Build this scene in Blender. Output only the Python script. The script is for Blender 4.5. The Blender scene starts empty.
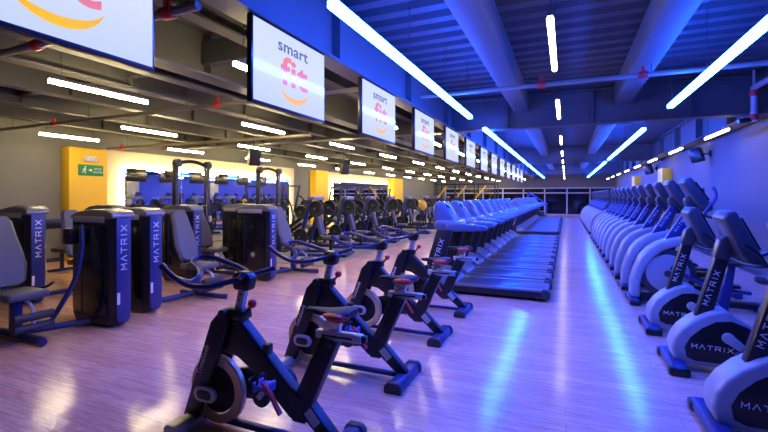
import bpy, bmesh, math, random
from mathutils import Vector, Matrix
random.seed(7)
C = bpy.context.scene.collection
V = Vector
PI = math.pi

# ------------------------------------------------------------------ materials
def mat(name, col, rough=0.5, metal=0.0, var=0.08, scale=18.0, bump=0.0, spec=0.5, coat=0.0, alpha=None):
    m = bpy.data.materials.new(name); m.use_nodes = True
    nt = m.node_tree; b = nt.nodes['Principled BSDF']
    b.inputs['Roughness'].default_value = rough
    b.inputs['Metallic'].default_value = metal
    b.inputs['Specular IOR Level'].default_value = spec
    b.inputs['Coat Weight'].default_value = coat
    tc = nt.nodes.new('ShaderNodeTexCoord'); nz = nt.nodes.new('ShaderNodeTexNoise')
    nz.inputs['Scale'].default_value = scale; nz.inputs['Detail'].default_value = 3
    nt.links.new(tc.outputs['Object'], nz.inputs['Vector'])
    mx = nt.nodes.new('ShaderNodeMix'); mx.data_type = 'RGBA'
    nt.links.new(nz.outputs['Fac'], mx.inputs['Factor'])
    mx.inputs[6].default_value = [c*(1-var) for c in col]+[1]
    mx.inputs[7].default_value = [min(1, c*(1+var)) for c in col]+[1]
    nt.links.new(mx.outputs[2], b.inputs['Base Color'])
    if bump:
        bp = nt.nodes.new('ShaderNodeBump'); bp.inputs['Strength'].default_value = bump
        bp.inputs['Distance'].default_value = 0.005
        nt.links.new(nz.outputs['Fac'], bp.inputs['Height']); nt.links.new(bp.outputs['Normal'], b.inputs['Normal'])
    return m

def emit(name, col, strength):
    m = bpy.data.materials.new(name); m.use_nodes = True
    b = m.node_tree.nodes['Principled BSDF']
    b.inputs['Base Color'].default_value = (.8, .8, .8, 1)
    b.inputs['Emission Color'].default_value = (*col, 1)
    b.inputs['Emission Strength'].default_value = strength
    b.inputs['Roughness'].default_value = .3
    return m

def floor_mat():
    m = bpy.data.materials.new('wood_laminate'); m.use_nodes = True
    nt = m.node_tree; b = nt.nodes['Principled BSDF']; L = nt.links.new
    tc = nt.nodes.new('ShaderNodeTexCoord')
    br = nt.nodes.new('ShaderNodeTexBrick')
    br.inputs['Scale'].default_value = 1.0
    br.inputs['Brick Width'].default_value = 1.25; br.inputs['Row Height'].default_value = 0.13
    br.inputs['Mortar Size'].default_value = 0.0022; br.inputs['Mortar Smooth'].default_value = .3
    br.offset = 0.37; br.inputs['Bias'].default_value = 0.0
    br.inputs['Color1'].default_value = (.97, .57, .41, 1)
    br.inputs['Color2'].default_value = (.86, .46, .33, 1)
    br.inputs['Mortar'].default_value = (.42, .27, .22, 1)
    L(tc.outputs['Object'], br.inputs['Vector'])
    mp = nt.nodes.new('ShaderNodeMapping'); mp.inputs['Scale'].default_value = (1.6, 16, 1)
    L(tc.outputs['Object'], mp.inputs['Vector'])
    nz = nt.nodes.new('ShaderNodeTexNoise'); nz.inputs['Scale'].default_value = 2.2
    nz.inputs['Detail'].default_value = 6; nz.inputs['Roughness'].default_value = .62
    nz.inputs['Distortion'].default_value = .6
    L(mp.outputs['Vector'], nz.inputs['Vector'])
    rp = nt.nodes.new('ShaderNodeValToRGB')
    rp.color_ramp.elements[0].position = .3; rp.color_ramp.elements[0].color = (.62, .55, .52, 1)
    rp.color_ramp.elements[1].position = .7; rp.color_ramp.elements[1].color = (1.12, 1.12, 1.12, 1)
    L(nz.outputs['Fac'], rp.inputs['Fac'])
    mx = nt.nodes.new('ShaderNodeMix'); mx.data_type = 'RGBA'; mx.blend_type = 'MULTIPLY'
    mx.inputs['Factor'].default_value = .8
    L(br.outputs['Color'], mx.inputs[6]); L(rp.outputs['Color'], mx.inputs[7])
    L(mx.outputs[2], b.inputs['Base Color'])
    mr = nt.nodes.new('ShaderNodeMapRange')
    mr.inputs['To Min'].default_value = .13; mr.inputs['To Max'].default_value = .21
    L(nz.outputs['Fac'], mr.inputs['Value']); L(mr.outputs['Result'], b.inputs['Roughness'])
    bp = nt.nodes.new('ShaderNodeBump'); bp.inputs['Strength'].default_value = .12; bp.inputs['Distance'].default_value = .004
    L(nz.outputs['Fac'], bp.inputs['Height']); L(bp.outputs['Normal'], b.inputs['Normal'])
    b.inputs['Specular IOR Level'].default_value = .8
    return m

M = dict(
    floor=floor_mat(),
    rubber=mat('rubber_flooring', (.25, .245, .225), .75, var=.2, scale=60, bump=.2),
    wall=mat('grey_plaster', (.20, .20, .165), .85, var=.10, scale=3, bump=.15),
    wallr=mat('pale_plaster', (.115, .112, .125), .8, var=.06, scale=3, bump=.15),
    cream=mat('cream_panel', (.62, .55, .36), .7, var=.04),
    yellow=mat('yellow_paint', (.90, .56, .02), .55, var=.04, scale=4),
    deck=mat('corrugated_steel', (.065, .06, .055), .6, .0, var=.1, scale=6),
    beam=mat('grey_beam_paint', (.10, .096, .082), .55, .0, var=.07, scale=5),
    beamd=mat('dark_beam_paint', (.08, .078, .07), .6, .0, var=.08, scale=5),
    soffit=mat('soffit_paint', (.14, .14, .15), .8, var=.05),
    black=mat('black_plastic', (.010, .010, .012), .28, var=.2, scale=40),
    blackg=mat('black_gloss', (.012, .012, .014), .18, var=.1, spec=.6),
    frame=mat('black_powder_coat', (.012, .012, .015), .38, .0, var=.15, scale=60, bump=.05),
    navy=mat('slate_blue_paint', (.022, .03, .15), .36, .0, var=.08, scale=30),
    silver=mat('silver_paint', (.55, .56, .58), .35, .25, var=.05, scale=30),
    shell=mat('pale_grey_shell', (.36, .37, .41), .33, .05, var=.04, scale=12),
    console=mat('grey_console_plastic', (.11, .145, .26), .26, .05, var=.05, scale=14),
    dgrey=mat('dark_grey_plastic', (.035, .035, .042), .45, var=.1, scale=30),
    chrome=mat('brushed_steel', (.70, .70, .70), .22, .9, var=.05, scale=40),
    pad=mat('grey_vinyl', (.11, .11, .13), .50, var=.06, scale=80, bump=.12),
    belt=mat('black_running_belt', (.07, .08, .12), .36, var=.15, scale=90, bump=.05),
    rail=mat('grey_step_rail', (.22, .23, .27), .35, .15, var=.08, scale=50),
    mono=mat('charcoal_console', (.055, .058, .075), .30, .05, var=.06, scale=14),
    capm=mat('grey_cap_paint', (.24, .24, .25), .30, .25, var=.06, scale=14),
    bar=mat('handlebar_grip', (.016, .020, .085), .30, var=.1, scale=60),
    sad=mat('saddle_vinyl', (.022, .022, .028), .6, var=.1, scale=60, bump=.1, spec=.3),
    hood=mat('slate_hood_plastic', (.24, .25, .30), .30, .1, var=.06, scale=20),
    red=mat('red_rubber', (.72, .035, .03), .4, var=.08),
    gold=mat('cream_flywheel_rim', (.80, .60, .32), .32, .2, var=.05),
    white=mat('white_paint', (.80, .80, .80), .5, var=.03),
    letter=mat('silver_lettering', (.78, .79, .84), .4, .0, var=.02),
    tint=mat('smoked_window', (.010, .010, .012), .12, var=.05, spec=.6),
    green=mat('green_sign', (.02, .26, .06), .5, var=.04),
    screenoff=mat('dark_screen', (.015, .017, .03), .12, var=.05, spec=.6),
    glass_dark=mat('night_window_glass', (.008, .009, .014), .06, var=.05, spec=.6),
    mull=mat('pale_window_frame', (.55, .55, .58), .5, var=.04),
    mirror=mat('mirror_silver', (.80, .80, .84), .02, 1.0, var=.005),
    blue=mat('blue_pedal_plastic', (.10, .16, .55), .4, var=.08),
    pipe=mat('beige_pipe_paint', (.26, .22, .16), .5, var=.08),
    grille=mat('speaker_grille', (.02, .02, .02), .6, var=.3, scale=200, bump=.4),
    teal=mat('teal_plastic', (.03, .25, .28), .4, var=.08),
    iron=mat('cast_iron_plate', (.018, .022, .026), .45, .2, var=.15, scale=30, bump=.1),
    smartgrey=None,
)
M['tube'] = emit('warm_white_tube', (1.0, .80, .42), 58)
M['tubew'] = emit('cool_white_tube', (1.0, .80, .46), 12)
M['led'] = emit('blue_led_strip', (.009, .068, 1.0), 140)
M['back'] = emit('warm_mirror_backlight', (1.0, .78, .32), 45)

# ------------------------------------------------------------------ mesh building
class MB:
    def __init__(s): s.bm = bmesh.new()
    def _add(s, b, mtx=None):
        if mtx is not None: bmesh.ops.transform(b, matrix=mtx, verts=b.verts)
        me = bpy.data.meshes.new('t'); b.to_mesh(me); b.free()
        s.bm.from_mesh(me); bpy.data.meshes.remove(me)
        return s
    def box(s, x0, x1, y0, y1, z0, z1, bev=0, seg=2, mtx=None):
        b = bmesh.new(); bmesh.ops.create_cube(b, size=1)
        for v in b.verts:
            v.co = V((x0+(v.co.x+.5)*(x1-x0), y0+(v.co.y+.5)*(y1-y0), z0+(v.co.z+.5)*(z1-z0)))
        if bev: bmesh.ops.bevel(b, geom=b.edges[:], offset=bev, segments=seg, profile=.5, affect='EDGES')
        return s._add(b, mtx)
    def prism(s, pts, a0, a1, axis='y', bev=0, seg=2, mtx=None):
        b = bmesh.new()
        f = {'y': lambda u, v, a: (u, a, v), 'x': lambda u, v, a: (a, u, v), 'z': lambda u, v, a: (u, v, a)}[axis]
        lo = [b.verts.new(f(u, v, a0)) for u, v in pts]; hi = [b.verts.new(f(u, v, a1)) for u, v in pts]
        n = len(pts)
        b.faces.new(lo); b.faces.new(hi[::-1])
        for i in range(n): b.faces.new((lo[i], hi[i], hi[(i+1) % n], lo[(i+1) % n]))
        bmesh.ops.recalc_face_normals(b, faces=b.faces)
        if bev:
            ed = [e for e in b.edges if e.calc_face_angle(0) > .5]
            bmesh.ops.bevel(b, geom=ed, offset=bev, segments=seg, profile=.5, affect='EDGES', clamp_overlap=True)
        return s._add(b, mtx)
    def tube(s, pts, r, n=8, smooth=True, sub=5, closed=False, flat=1.0):
        P = [V(p) for p in pts]
        if smooth and len(P) > 2:
            Q = []; m = len(P)
            rng = range(m) if closed else range(m-1)
            for i in rng:
                g = (lambda k: P[k % m]) if closed else (lambda k: P[max(0, min(m-1, k))])
                p0, p1, p2, p3 = g(i-1), g(i), g(i+1), g(i+2)
                for k in range(sub):
                    t = k/sub
                    Q.append(.5*((2*p1)+(p2-p0)*t+(2*p0-5*p1+4*p2-p3)*t*t+(3*p1-p0-3*p2+p3)*t**3))
            if not closed: Q.append(P[-1])
            P = Q
        b = bmesh.new(); rings = []; m = len(P)
        T = []
        for i in range(m):
            if closed: d = P[(i+1) % m]-P[i-1]
            else: d = P[min(m-1, i+1)]-P[max(0, i-1)]
            T.append(d.normalized())
        up = V((0, 0, 1)) if abs(T[0].z) < .9 else V((1, 0, 0))
        nrm = (up-T[0]*up.dot(T[0])).normalized()
        for i in range(m):
            nrm = (nrm-T[i]*nrm.dot(T[i])).normalized()
            bi = T[i].cross(nrm)
            rr = r[i*len(r)//m] if isinstance(r, (list, tuple)) else r
            rings.append([b.verts.new(P[i]+nrm*math.cos(2*PI*k/n)*rr*flat+bi*math.sin(2*PI*k/n)*rr) for k in range(n)])
        for i in range(m if closed else m-1):
            A, B = rings[i], rings[(i+1) % m]
            for k in range(n): b.faces.new((A[k], A[(k+1) % n], B[(k+1) % n], B[k]))
        if not closed:
            b.faces.new(rings[0][::-1]); b.faces.new(rings[-1])
        bmesh.ops.recalc_face_normals(b, faces=b.faces)
        return s._add(b)
    def cyl(s, p0, p1, r, n=16, bev=0, r1=None):
        p0, p1 = V(p0), V(p1); d = p1-p0
        b = bmesh.new()
        bmesh.ops.create_cone(b, cap_ends=True, segments=n, radius1=r, radius2=r if r1 is None else r1, depth=d.length)
        if bev:
            ed = [e for e in b.edges if e.calc_face_angle(0) > 1.0]
            bmesh.ops.bevel(b, geom=ed, offset=bev, segments=2, profile=.5, affect='EDGES')
        mtx = Matrix.Translation((p0+p1)/2) @ d.to_track_quat('Z', 'Y').to_matrix().to_4x4()
        return s._add(b, mtx)
    def lathe(s, prof, n=28, center=(0, 0, 0), axis='y'):
        """prof: closed loop of (radius, along-axis)"""
        b = bmesh.new(); rings = []
        for k in range(n):
            a = 2*PI*k/n; ring = []
            for r, h in prof:
                u, v = r*math.cos(a), r*math.sin(a)
                ring.append(b.verts.new({'y': (u, h, v), 'x': (h, u, v), 'z': (u, v, h)}[axis]))
            rings.append(ring)
        m = len(prof)
        for k in range(n):
            A, B = rings[k], rings[(k+1) % n]
            for i in range(m): b.faces.new((A[i], A[(i+1) % m], B[(i+1) % m], B[i]))
        bmesh.ops.remove_doubles(b, verts=b.verts, dist=1e-5)
        bmesh.ops.recalc_face_normals(b, faces=b.faces)
        return s._add(b, Matrix.Translation(center))
    def loft(s, secs):
        """secs: list of rings (lists of points), capped"""
        b = bmesh.new(); R = [[b.verts.new(p) for p in ring] for ring in secs]
        n = len(R[0])
        for A, B in zip(R, R[1:]):
            for k in range(n): b.faces.new((A[k], A[(k+1) % n], B[(k+1) % n], B[k]))
        b.faces.new(R[0][::-1]); b.faces.new(R[-1])
        bmesh.ops.recalc_face_normals(b, faces=b.faces)
        return s._add(b)
    def build(s, name, m, parent=None, ang=35):
        me = bpy.data.meshes.new(name); s.bm.to_mesh(me); s.bm.free()
        for p in me.polygons: p.use_smooth = True
        me.set_sharp_from_angle(angle=math.radians(ang))
        me.materials.append(m)
        o = bpy.data.objects.new(name, me); C.objects.link(o)
        if parent is not None: o.parent = parent
        return o

def tag(o, label, cat, group=None):
    o['label'] = label; o['category'] = cat
    if group: o['group'] = group
    return o
def thing(name, label, cat, loc=(0, 0, 0), rz=0, group=None):
    o = bpy.data.objects.new(name, None); C.objects.link(o)
    o.location = loc; o.rotation_euler = (0, 0, rz); o.empty_display_size = .2
    return tag(o, label, cat, group)
KIDS = {}
def copy_tree(o, parent=None):
    c = o.copy(); C.objects.link(c)
    if parent is not None: c.parent = parent
    for ch in kids(o): copy_tree(ch, c)
    return c
def kids(o):
    return [x for x in o.children]
def dup(root, loc, label, rz=None, group=None):
    c = copy_tree(root); c.location = loc; c['label'] = label
    if rz is not None: c.rotation_euler = (0, 0, rz)
    if group: c['group'] = group
    return c
def struct(o, label=None):
    o['kind'] = 'structure'
    if label: o['label'] = label
    return o
ORD = ['first', 'second', 'third', 'fourth', 'fifth', 'sixth', 'seventh', 'eighth', 'ninth', 'tenth', 'eleventh', 'twelfth',
       'thirteenth', 'fourteenth', 'fifteenth', 'sixteenth', 'seventeenth', 'eighteenth', 'nineteenth', 'twentieth']

# ---- lettering built from strokes (wide tracked capitals) laid on any plane
GL = {'M': [[(0, 0), (0, 1), (.5, .35), (1, 1), (1, 0)]], 'A': [[(0, 0), (.5, 1), (1, 0)]], 'T': [[(0, 1), (1, 1)], [(.5, 1), (.5, 0)]],
      'R': [[(0, 0), (0, 1), (.9, 1), (.9, .45), (0, .45)], [(.5, .45), (1, 0)]], 'I': [[(.5, 0), (.5, 1)]],
      'X': [[(0, 0), (1, 1)], [(0, 1), (1, 0)]]}
def strokes(word, org, right, up, h, name, parent, m=None, wid=.95, gap=.45, th=.16, depth=.002):
    """word centred on org, letters h high"""
    right, up = V(right).normalized(), V(up).normalized(); nn = right.cross(up)
    W = sum((.35 if c == 'I' else wid) for c in word)+gap*(len(word)-1)
    bm = bmesh.new(); x = -W/2
    for c in word:
        w = .35 if c == 'I' else wid
        for line in GL[c]:
            for (a, b_) in zip(line, line[1:]):
                p, q = V((x+a[0]*w, a[1]-.5)), V((x+b_[0]*w, b_[1]-.5))
                d = (q-p).normalized(); t = V((-d.y, d.x))*th/2; p = p-d*th/2; q = q+d*th/2
                c4 = [p+t, p-t, q-t, q+t]
                lo = [bm.verts.new(V(org)+(right*k.x+up*k.y)*h) for k in c4]
                hi = [bm.verts.new(V(org)+(right*k.x+up*k.y)*h+nn*depth) for k in c4]
                bm.faces.new(hi)
                for i in range(4): bm.faces.new((lo[i], lo[(i+1) % 4], hi[(i+1) % 4], hi[i]))
        x += w+gap
    bmesh.ops.recalc_face_normals(bm, faces=bm.faces)
    me = bpy.data.meshes.new(name); bm.to_mesh(me); bm.free(); me.materials.append(m or M['letter'])
    o = bpy.data.objects.new(name, me); C.objects.link(o); o.parent = parent
    return o
def font_text(txt, org, right, up, h, name, parent, m, bold=.0, depth=.003, fit_width=None):
    cu = bpy.data.curves.new('t', 'FONT'); cu.body = txt; cu.size = 1; cu.offset = bold; cu.space_character = 1.0+2.2*bold; cu.extrude = .001
    cu.align_x = 'CENTER'; cu.resolution_u = 4
    to = bpy.data.objects.new('t', cu); C.objects.link(to)
    dg = bpy.context.evaluated_depsgraph_get(); dg.update()
    me = bpy.data.meshes.new_from_object(to.evaluated_get(dg))
    bpy.data.objects.remove(to); bpy.data.curves.remove(cu)
    right, up = V(right).normalized(), V(up).normalized(); nn = right.cross(up)
    sx = h
    if fit_width:
        xs = [v.co.x for v in me.vertices]; sx = fit_width/(max(xs)-min(xs))
    for v in me.vertices:
        p = v.co; v.co = V(org)+right*p.x*sx+up*p.y*h+nn*(depth if p.z > 0 else 0)
    me.name = name; me.materials.clear(); me.materials.append(m)
    o = bpy.data.objects.new(name, me); C.objects.link(o); o.parent = parent
    return o

# ================================================================== THE ROOM
XL, XR, YN, YF, ZC = -12.0, 3.7, -4.0, 40.0, 3.92
def S(name, mb, m, **k): return struct(mb.build(name, m, **k))
S('floor', MB().box(XL-.2, XR+.2, YN-.2, YF+.2, -.1, 0), M['floor'])
S('wall_left', MB().box(XL-.2, XL, YN, YF, 0, 4.3), M['wall'])
S('wall_right', MB().box(XR, XR+.2, YN, YF, 0, 4.3), M['wallr'])
S('wall_front', MB().box(XL-.2, XR+.2, YN-.2, YN, 0, 4.3), M['wall'])
# far wall: soffit above a band of night windows
S('wall_back', MB().box(XL-.2, XR+.2, YF, YF+.2, 2.42, 4.3).box(XL-.2, XL+1.2, YF, YF+.2, 0, 2.42), M['soffit'])
wn = S('window_1', MB().box(XL+1.2, XR, YF+.08, YF+.12, 0, 2.42), M['glass_dark'])
fr = MB()
for k in range(9):
    x = XL+1.2+k*(XR-XL-1.2)/8
    fr.box(x-.05, x+.05, YF-.02, YF+.13, 0, 2.42)
for z in (.05, 1.95, 2.38): fr.box(XL+1.2, XR, YF-.02, YF+.13, z-.045, z+.045)
fr.build('window_frame', M['mull'], wn)
S('baseboard_right', MB().box(XR-.015, XR, YN, YF, 0, .1), M['dgrey'])
S('baseboard_left', MB().box(XL, XL+.015, YN, 7.0, 0, .1), M['dgrey'])
# corrugated deck
b = MB(); bm = b.bm; y = YN; row = []
while y < YF+.3:
    for dy, z in ((0, ZC), (.15, ZC), (.19, ZC+.08), (.31, ZC+.08)): row.append((y+dy, z))
    y += .35
pv = None
for (yy, z) in row:
    a = bm.verts.new((XL-.1, yy, z)); c = bm.verts.new((XR+.1, yy, z))
    if pv: bm.faces.new((pv[0], pv[1], c, a))
    pv = (a, c)
struct(b.build('ceiling', M['deck'], ang=10))
def ibeam_y(name, x, z0, z1, w, m, y0=YN, y1=YF, t=.03):
    mb = MB().box(x-w/2, x+w/2, y0, y1, z0, z0+t).box(x-w/2, x+w/2, y0, y1, z1-t, z1).box(x-.015, x+.015, y0, y1, z0+t, z1-t)
    y = y0+1
    while y < y1:
        mb.box(x-w/2+.01, x+w/2-.01, y-.01, y+.01, z0+t, z1-t); y += 2.4
    return S(name, mb, m)
n = 1
ibeam_y('beam_1', -2.48, 3.20, 3.90, .26, M['beam'])
ibeam_y('beam_2', -4.45, 3.26, 3.88, .30, M['beam'])
ibeam_y('beam_3', -4.98, 3.26, 3.60, .16, M['beamd'])
ibeam_y('beam_4', -5.95, 3.26, 3.80, .20, M['beam'])
ibeam_y('beam_5', -7.35, 3.26, 3.80, .20, M['beam'])
ibeam_y('beam_6', -8.75, 3.26, 3.80, .20, M['beam'])
ibeam_y('beam_7', -10.3, 3.26, 3.80, .20, M['beam'])
S('beam_8', MB().box(-1.07, -.74, YN, YF, 3.54, 3.90, .01), M['beam'])
S('beam_9', MB().box(.88, 1.20, YN, YF, 3.54, 3.90, .01), M['beam'])
ibeam_y('beam_10', 3.38, 3.20, 3.90, .34, M['beam'])
ibeam_y('beam_11', -3.5, 3.5, 3.88, .18, M['beam'])
k = 12
for y in (-1.3, 9.75, 20.7, 31.6):
    mb = MB().box(XL, XR, y-.14, y+.14, 3.17, 3.20).box(XL, XR, y-.015, y+.015, 3.20, 3.88).box(XL, XR, y-.14, y+.14, 3.85, 3.88)
    x = XL+.6
    while x < XR: mb.box(x-.012, x+.012, y-.13, y+.13, 3.20, 3.85); x += 1.7
    S('beam_%d' % k, mb, M['beam']); k += 1
for y in (4.2, 15.2, 26.2, 36.5):
    S('beam_%d' % k, MB().box(XL, -2.6, y-.06, y+.06, 3.42, 3.72), M['beamd']); k += 1
# rubber floor under the free-weight area
S('floor_rubber', MB().box(XL, -5.3, 8.6, YF-.3, 0, .012), M['rubber'])
# columns / pillars painted yellow on the walls
def pillar(name, x0, x1, y0, y1, z1=3.26):
    return S(name, MB().box(x0, x1, y0, y1, 0, z1, .01), M['yellow'])
pillar('pillar_1', XL, XL+.35, 6.65, 7.62, 2.95)
pillar('pillar_2', XL, XL+.35, 18.2, 19.4, 3.0)
pillar('pillar_3', XL, XL+.35, 28.6, 30.6, 3.0)
pillar('pillar_4', XR-.32, XR, 19.0, 19.9, 2.75)
pillar('pillar_5', XR-.32, XR, 26.2, 27.1, 2.75)

# mirrors with a lit halo, standing off a cream panel
def mirror(label, y0, y1):
    S('trim_%d' % (1 if y0 < 10 else 2), MB().box(XL, XL+.04, y0-.55, y1+.55, 0, 3.0), M['cream'])
    t = thing('wall_mirror', label, 'mirror', (XL+.04, (y0+y1)/2, .25))
    w = (y1-y0)/2
    MB().box(.11, .125, -w, w, 0, 2.25).build('glass', M['mirror'], t)
    MB().box(.0, .105, -w+.12, w-.12, .1, 2.15).build('backing', M['dgrey'], t)
    e = MB()
    e.box(.03, .10, -w+.02, -w+.11, .02, 2.23).box(.03, .10, w-.11, w-.02, .02, 2.23).box(.03, .10, -w+.11, w-.11, 2.16, 2.23)
    e.build('backlight', M['back'], t)
mirror('large backlit wall mirror beside the yellow pillar with the green sign', 8.25, 16.2)
mirror('large backlit wall mirror between the second and third yellow pillars of the grey wall', 20.2, 28.0)

# ================================================================== CEILING LIGHTS
def tube_light(label, x, y, z, L, m, group, first=[None, None]):
    key = 0 if m is M['tube'] else 1
    if first[key] is None:
        t = thing('tube_light', label, 'ceiling light', (x, y, z), 0, group)
        MB().cyl((0, -L/2, 0), (0, L/2, 0), .029, 10).build('diffuser', m, t)
        MB().box(-.022, .022, -L/2-.01, L/2+.01, .026, .06).build('housing', M['beam'], t)
        for s in (-1, 1): MB().cyl((0, s*L*.4, .06), (0, s*L*.4, ZC-z), .004, 5).build('hanger', M['dgrey'], t)
        first[key] = t; return t
    return dup(first[key], (x, y, z), label, group=group)
COLS = [(-3.1, 'over the walkway behind the screens'), (-5.55, 'over the strip beside the weight towers'),
        (-8.0, 'over the middle of the strength area'), (-10.45, 'along the grey mirror wall')]
for ci, (x, nm) in enumerate(COLS):
    vis = 0
    for j in range(12):
        y = [3.3, 3.28, 2.65, 2.5][ci]+3.2*j
        if ci == 0: y = 3.65+3.2*j
        ye = y+.95
        if y > 38.5 or (x*.9178+ye*.3970)/(ye*.9178-x*.3970) < -.905: continue    # outside the picture
        tube_light('warm tube light, %s from the near end, %s' % (ORD[vis], nm), x, y+.3, 3.03, 1.25, M['tube'], 'tube lights over the strength area'); vis += 1
for j in range(10):
    tube_light('white tube light, %s from the near end, over the middle aisle' % ORD[j], -.12, [4.47, 7.75][j] if j < 2 else 12.0+3.72*(j-2), 3.14, 1.5, M['tubew'], 'tube lights over the centre aisle')
for j in range(8):
    tube_light('white tube light, %s from the near end, along the pale side wall' % ORD[j], 3.02, 11.35+3.7*j, 3.03, 1.3, M['tubew'], 'tube lights along the pale wall') if j >= 0 else None

def led(label, x, y0, y1):
    L = y1-y0; t = thing('led_light_bar', label, 'light bar', (x, (y0+y1)/2, 3.14), 0, 'blue light bars over the cardio machines')
    MB().box(-.04, .04, -L/2, L/2, -.035, .02).build('diffuser', M['led'], t)
    MB().box(-.015, .015, -L/2-.01, L/2+.01, .02, .05).build('housing', M['silver'], t)
    q = int(L/2)+1
    for i in range(q+1):
        yy = -L/2+.15+i*(L-.3)/q; MB().cyl((0, yy, .05), (0, yy, ZC-3.14), .005, 5).build('hanger', M['dgrey'], t)
led('long blue light bar before the cross girder, above the treadmills', -1.62, 2.75, 7.75)
led('blue light bar past the first cross girder, above the treadmills', -1.62, 9.2, 19.5)
led('blue light bar at the far end, above the treadmills', -1.62, 20.2, 36.0)
led('long blue light bar before the cross girder, above the elliptical machines', 1.55, 2.4, 8.1)
led('blue light bar past the first cross girder, above the elliptical machines', 1.55, 10.6, 18.9)
led('blue light bar at the far end, above the elliptical machines', 1.55, 20.2, 36.0)

# ================================================================== HANGING SCREENS
def grad(name, stops, axis, lo, hi, strength):
    m = bpy.data.materials.new(name); m.use_nodes = True
    nt = m.node_tree; b = nt.nodes['Principled BSDF']
    tc = nt.nodes.new('ShaderNodeTexCoord'); sp = nt.nodes.new('ShaderNodeSeparateXYZ')
    mr = nt.nodes.new('ShaderNodeMapRange'); mr.inputs['From Min'].default_value = lo; mr.inputs['From Max'].default_value = hi
    rp = nt.nodes.new('ShaderNodeValToRGB')
    els = rp.color_ramp.elements
    els[0].position, els[0].color = stops[0][0], (*stops[0][1], 1); els[1].position, els[1].color = stops[-1][0], (*stops[-1][1], 1)
    for p, c in stops[1:-1]:
        e = els.new(p); e.color = (*c, 1)
    nt.links.new(tc.outputs['Object'], sp.inputs[0]); nt.links.new(sp.outputs[axis], mr.inputs['Value'])
    nt.links.new(mr.outputs['Result'], rp.inputs['Fac'])
    b.inputs['Base Color'].default_value = (.03, .03, .03, 1)
    nt.links.new(rp.outputs['Color'], b.inputs['Emission Color']); b.inputs['Emission Strength'].default_value = strength
    b.inputs['Roughness'].default_value = .08
    return m
M['screen'] = grad('lit_white_screen', [(0, (.60, .70, .95)), (.5, (.72, .80, .98)), (1, (.70, .78, .97))], 'Z', 0, .68, .66)
M['lgrey'] = grad('screen_grey_letters', [(0, (.08, .09, .12)), (1, (.08, .09, .12))], 'Z', 0, 1, 1)
M['lorange'] = grad('screen_orange_letters', [(0, (.70, .20, .34)), (.45, (.72, .16, .10)), (1, (.75, .25, .02))], 'Z', .22, .48, .8)
M['lsmile'] = grad('screen_yellow_smile', [(0, (.90, .50, .02)), (1, (.85, .36, .03))], 'Z', .05, .25, .8)
W2, H = .57, .69
def screen():
    t = thing('hanging_screen', '', 'screen', (0, 0, 0), 0, 'screens hung in a row over the treadmill fronts')
    MB().box(-.06, -.004, -W2, W2, -.025, H+.025, .008).build('bezel', M['black'], t)
    sc = MB().box(-.006, 0, -W2+.018, W2-.018, 0, H).build('screen', M['screen'], t)
    r, u = (0, 1, 0), (0, 0, 1)
    font_text('smart', (.0005, .0, .515), r, u, .155, 'lettering', sc, M['lgrey'], .012, .002, .47)
    font_text('fit', (.0005, .02, .225), r, u, .36, 'lettering', sc, M['lorange'], .022, .002, .43)
    b = MB(); out = []; inn = []
    for i in range(17):
        a = PI*(1.12+.80*i/16); k = 4*(i/16)*(1-i/16)
        out.append((.02+.24*math.cos(a), .25+.19*math.sin(a)))
        inn.append((.02+.24*math.cos(a)*1.0, .25+.19*math.sin(a)+.052*k+.002))
    b.prism(out+inn[::-1], .0004, .002, 'x').build('smile_mark', M['lsmile'], sc)
    for s in (-.35, .35): MB().box(-.05, -.02, s-.02, s+.02, H+.02, 3.21-2.485).build('bracket', M['frame'], t)
    return t
s0 = screen()
for kk in range(13):
    y = 1.28+2.03*kk; o = (-2.37, y, 2.485)
    lb = 'lit hanging screen with orange smile logo, %s from the near end' % ORD[kk]
    if kk == 0: s0.location = o; s0['label'] = lb
    else: dup(s0, o, lb)

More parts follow.
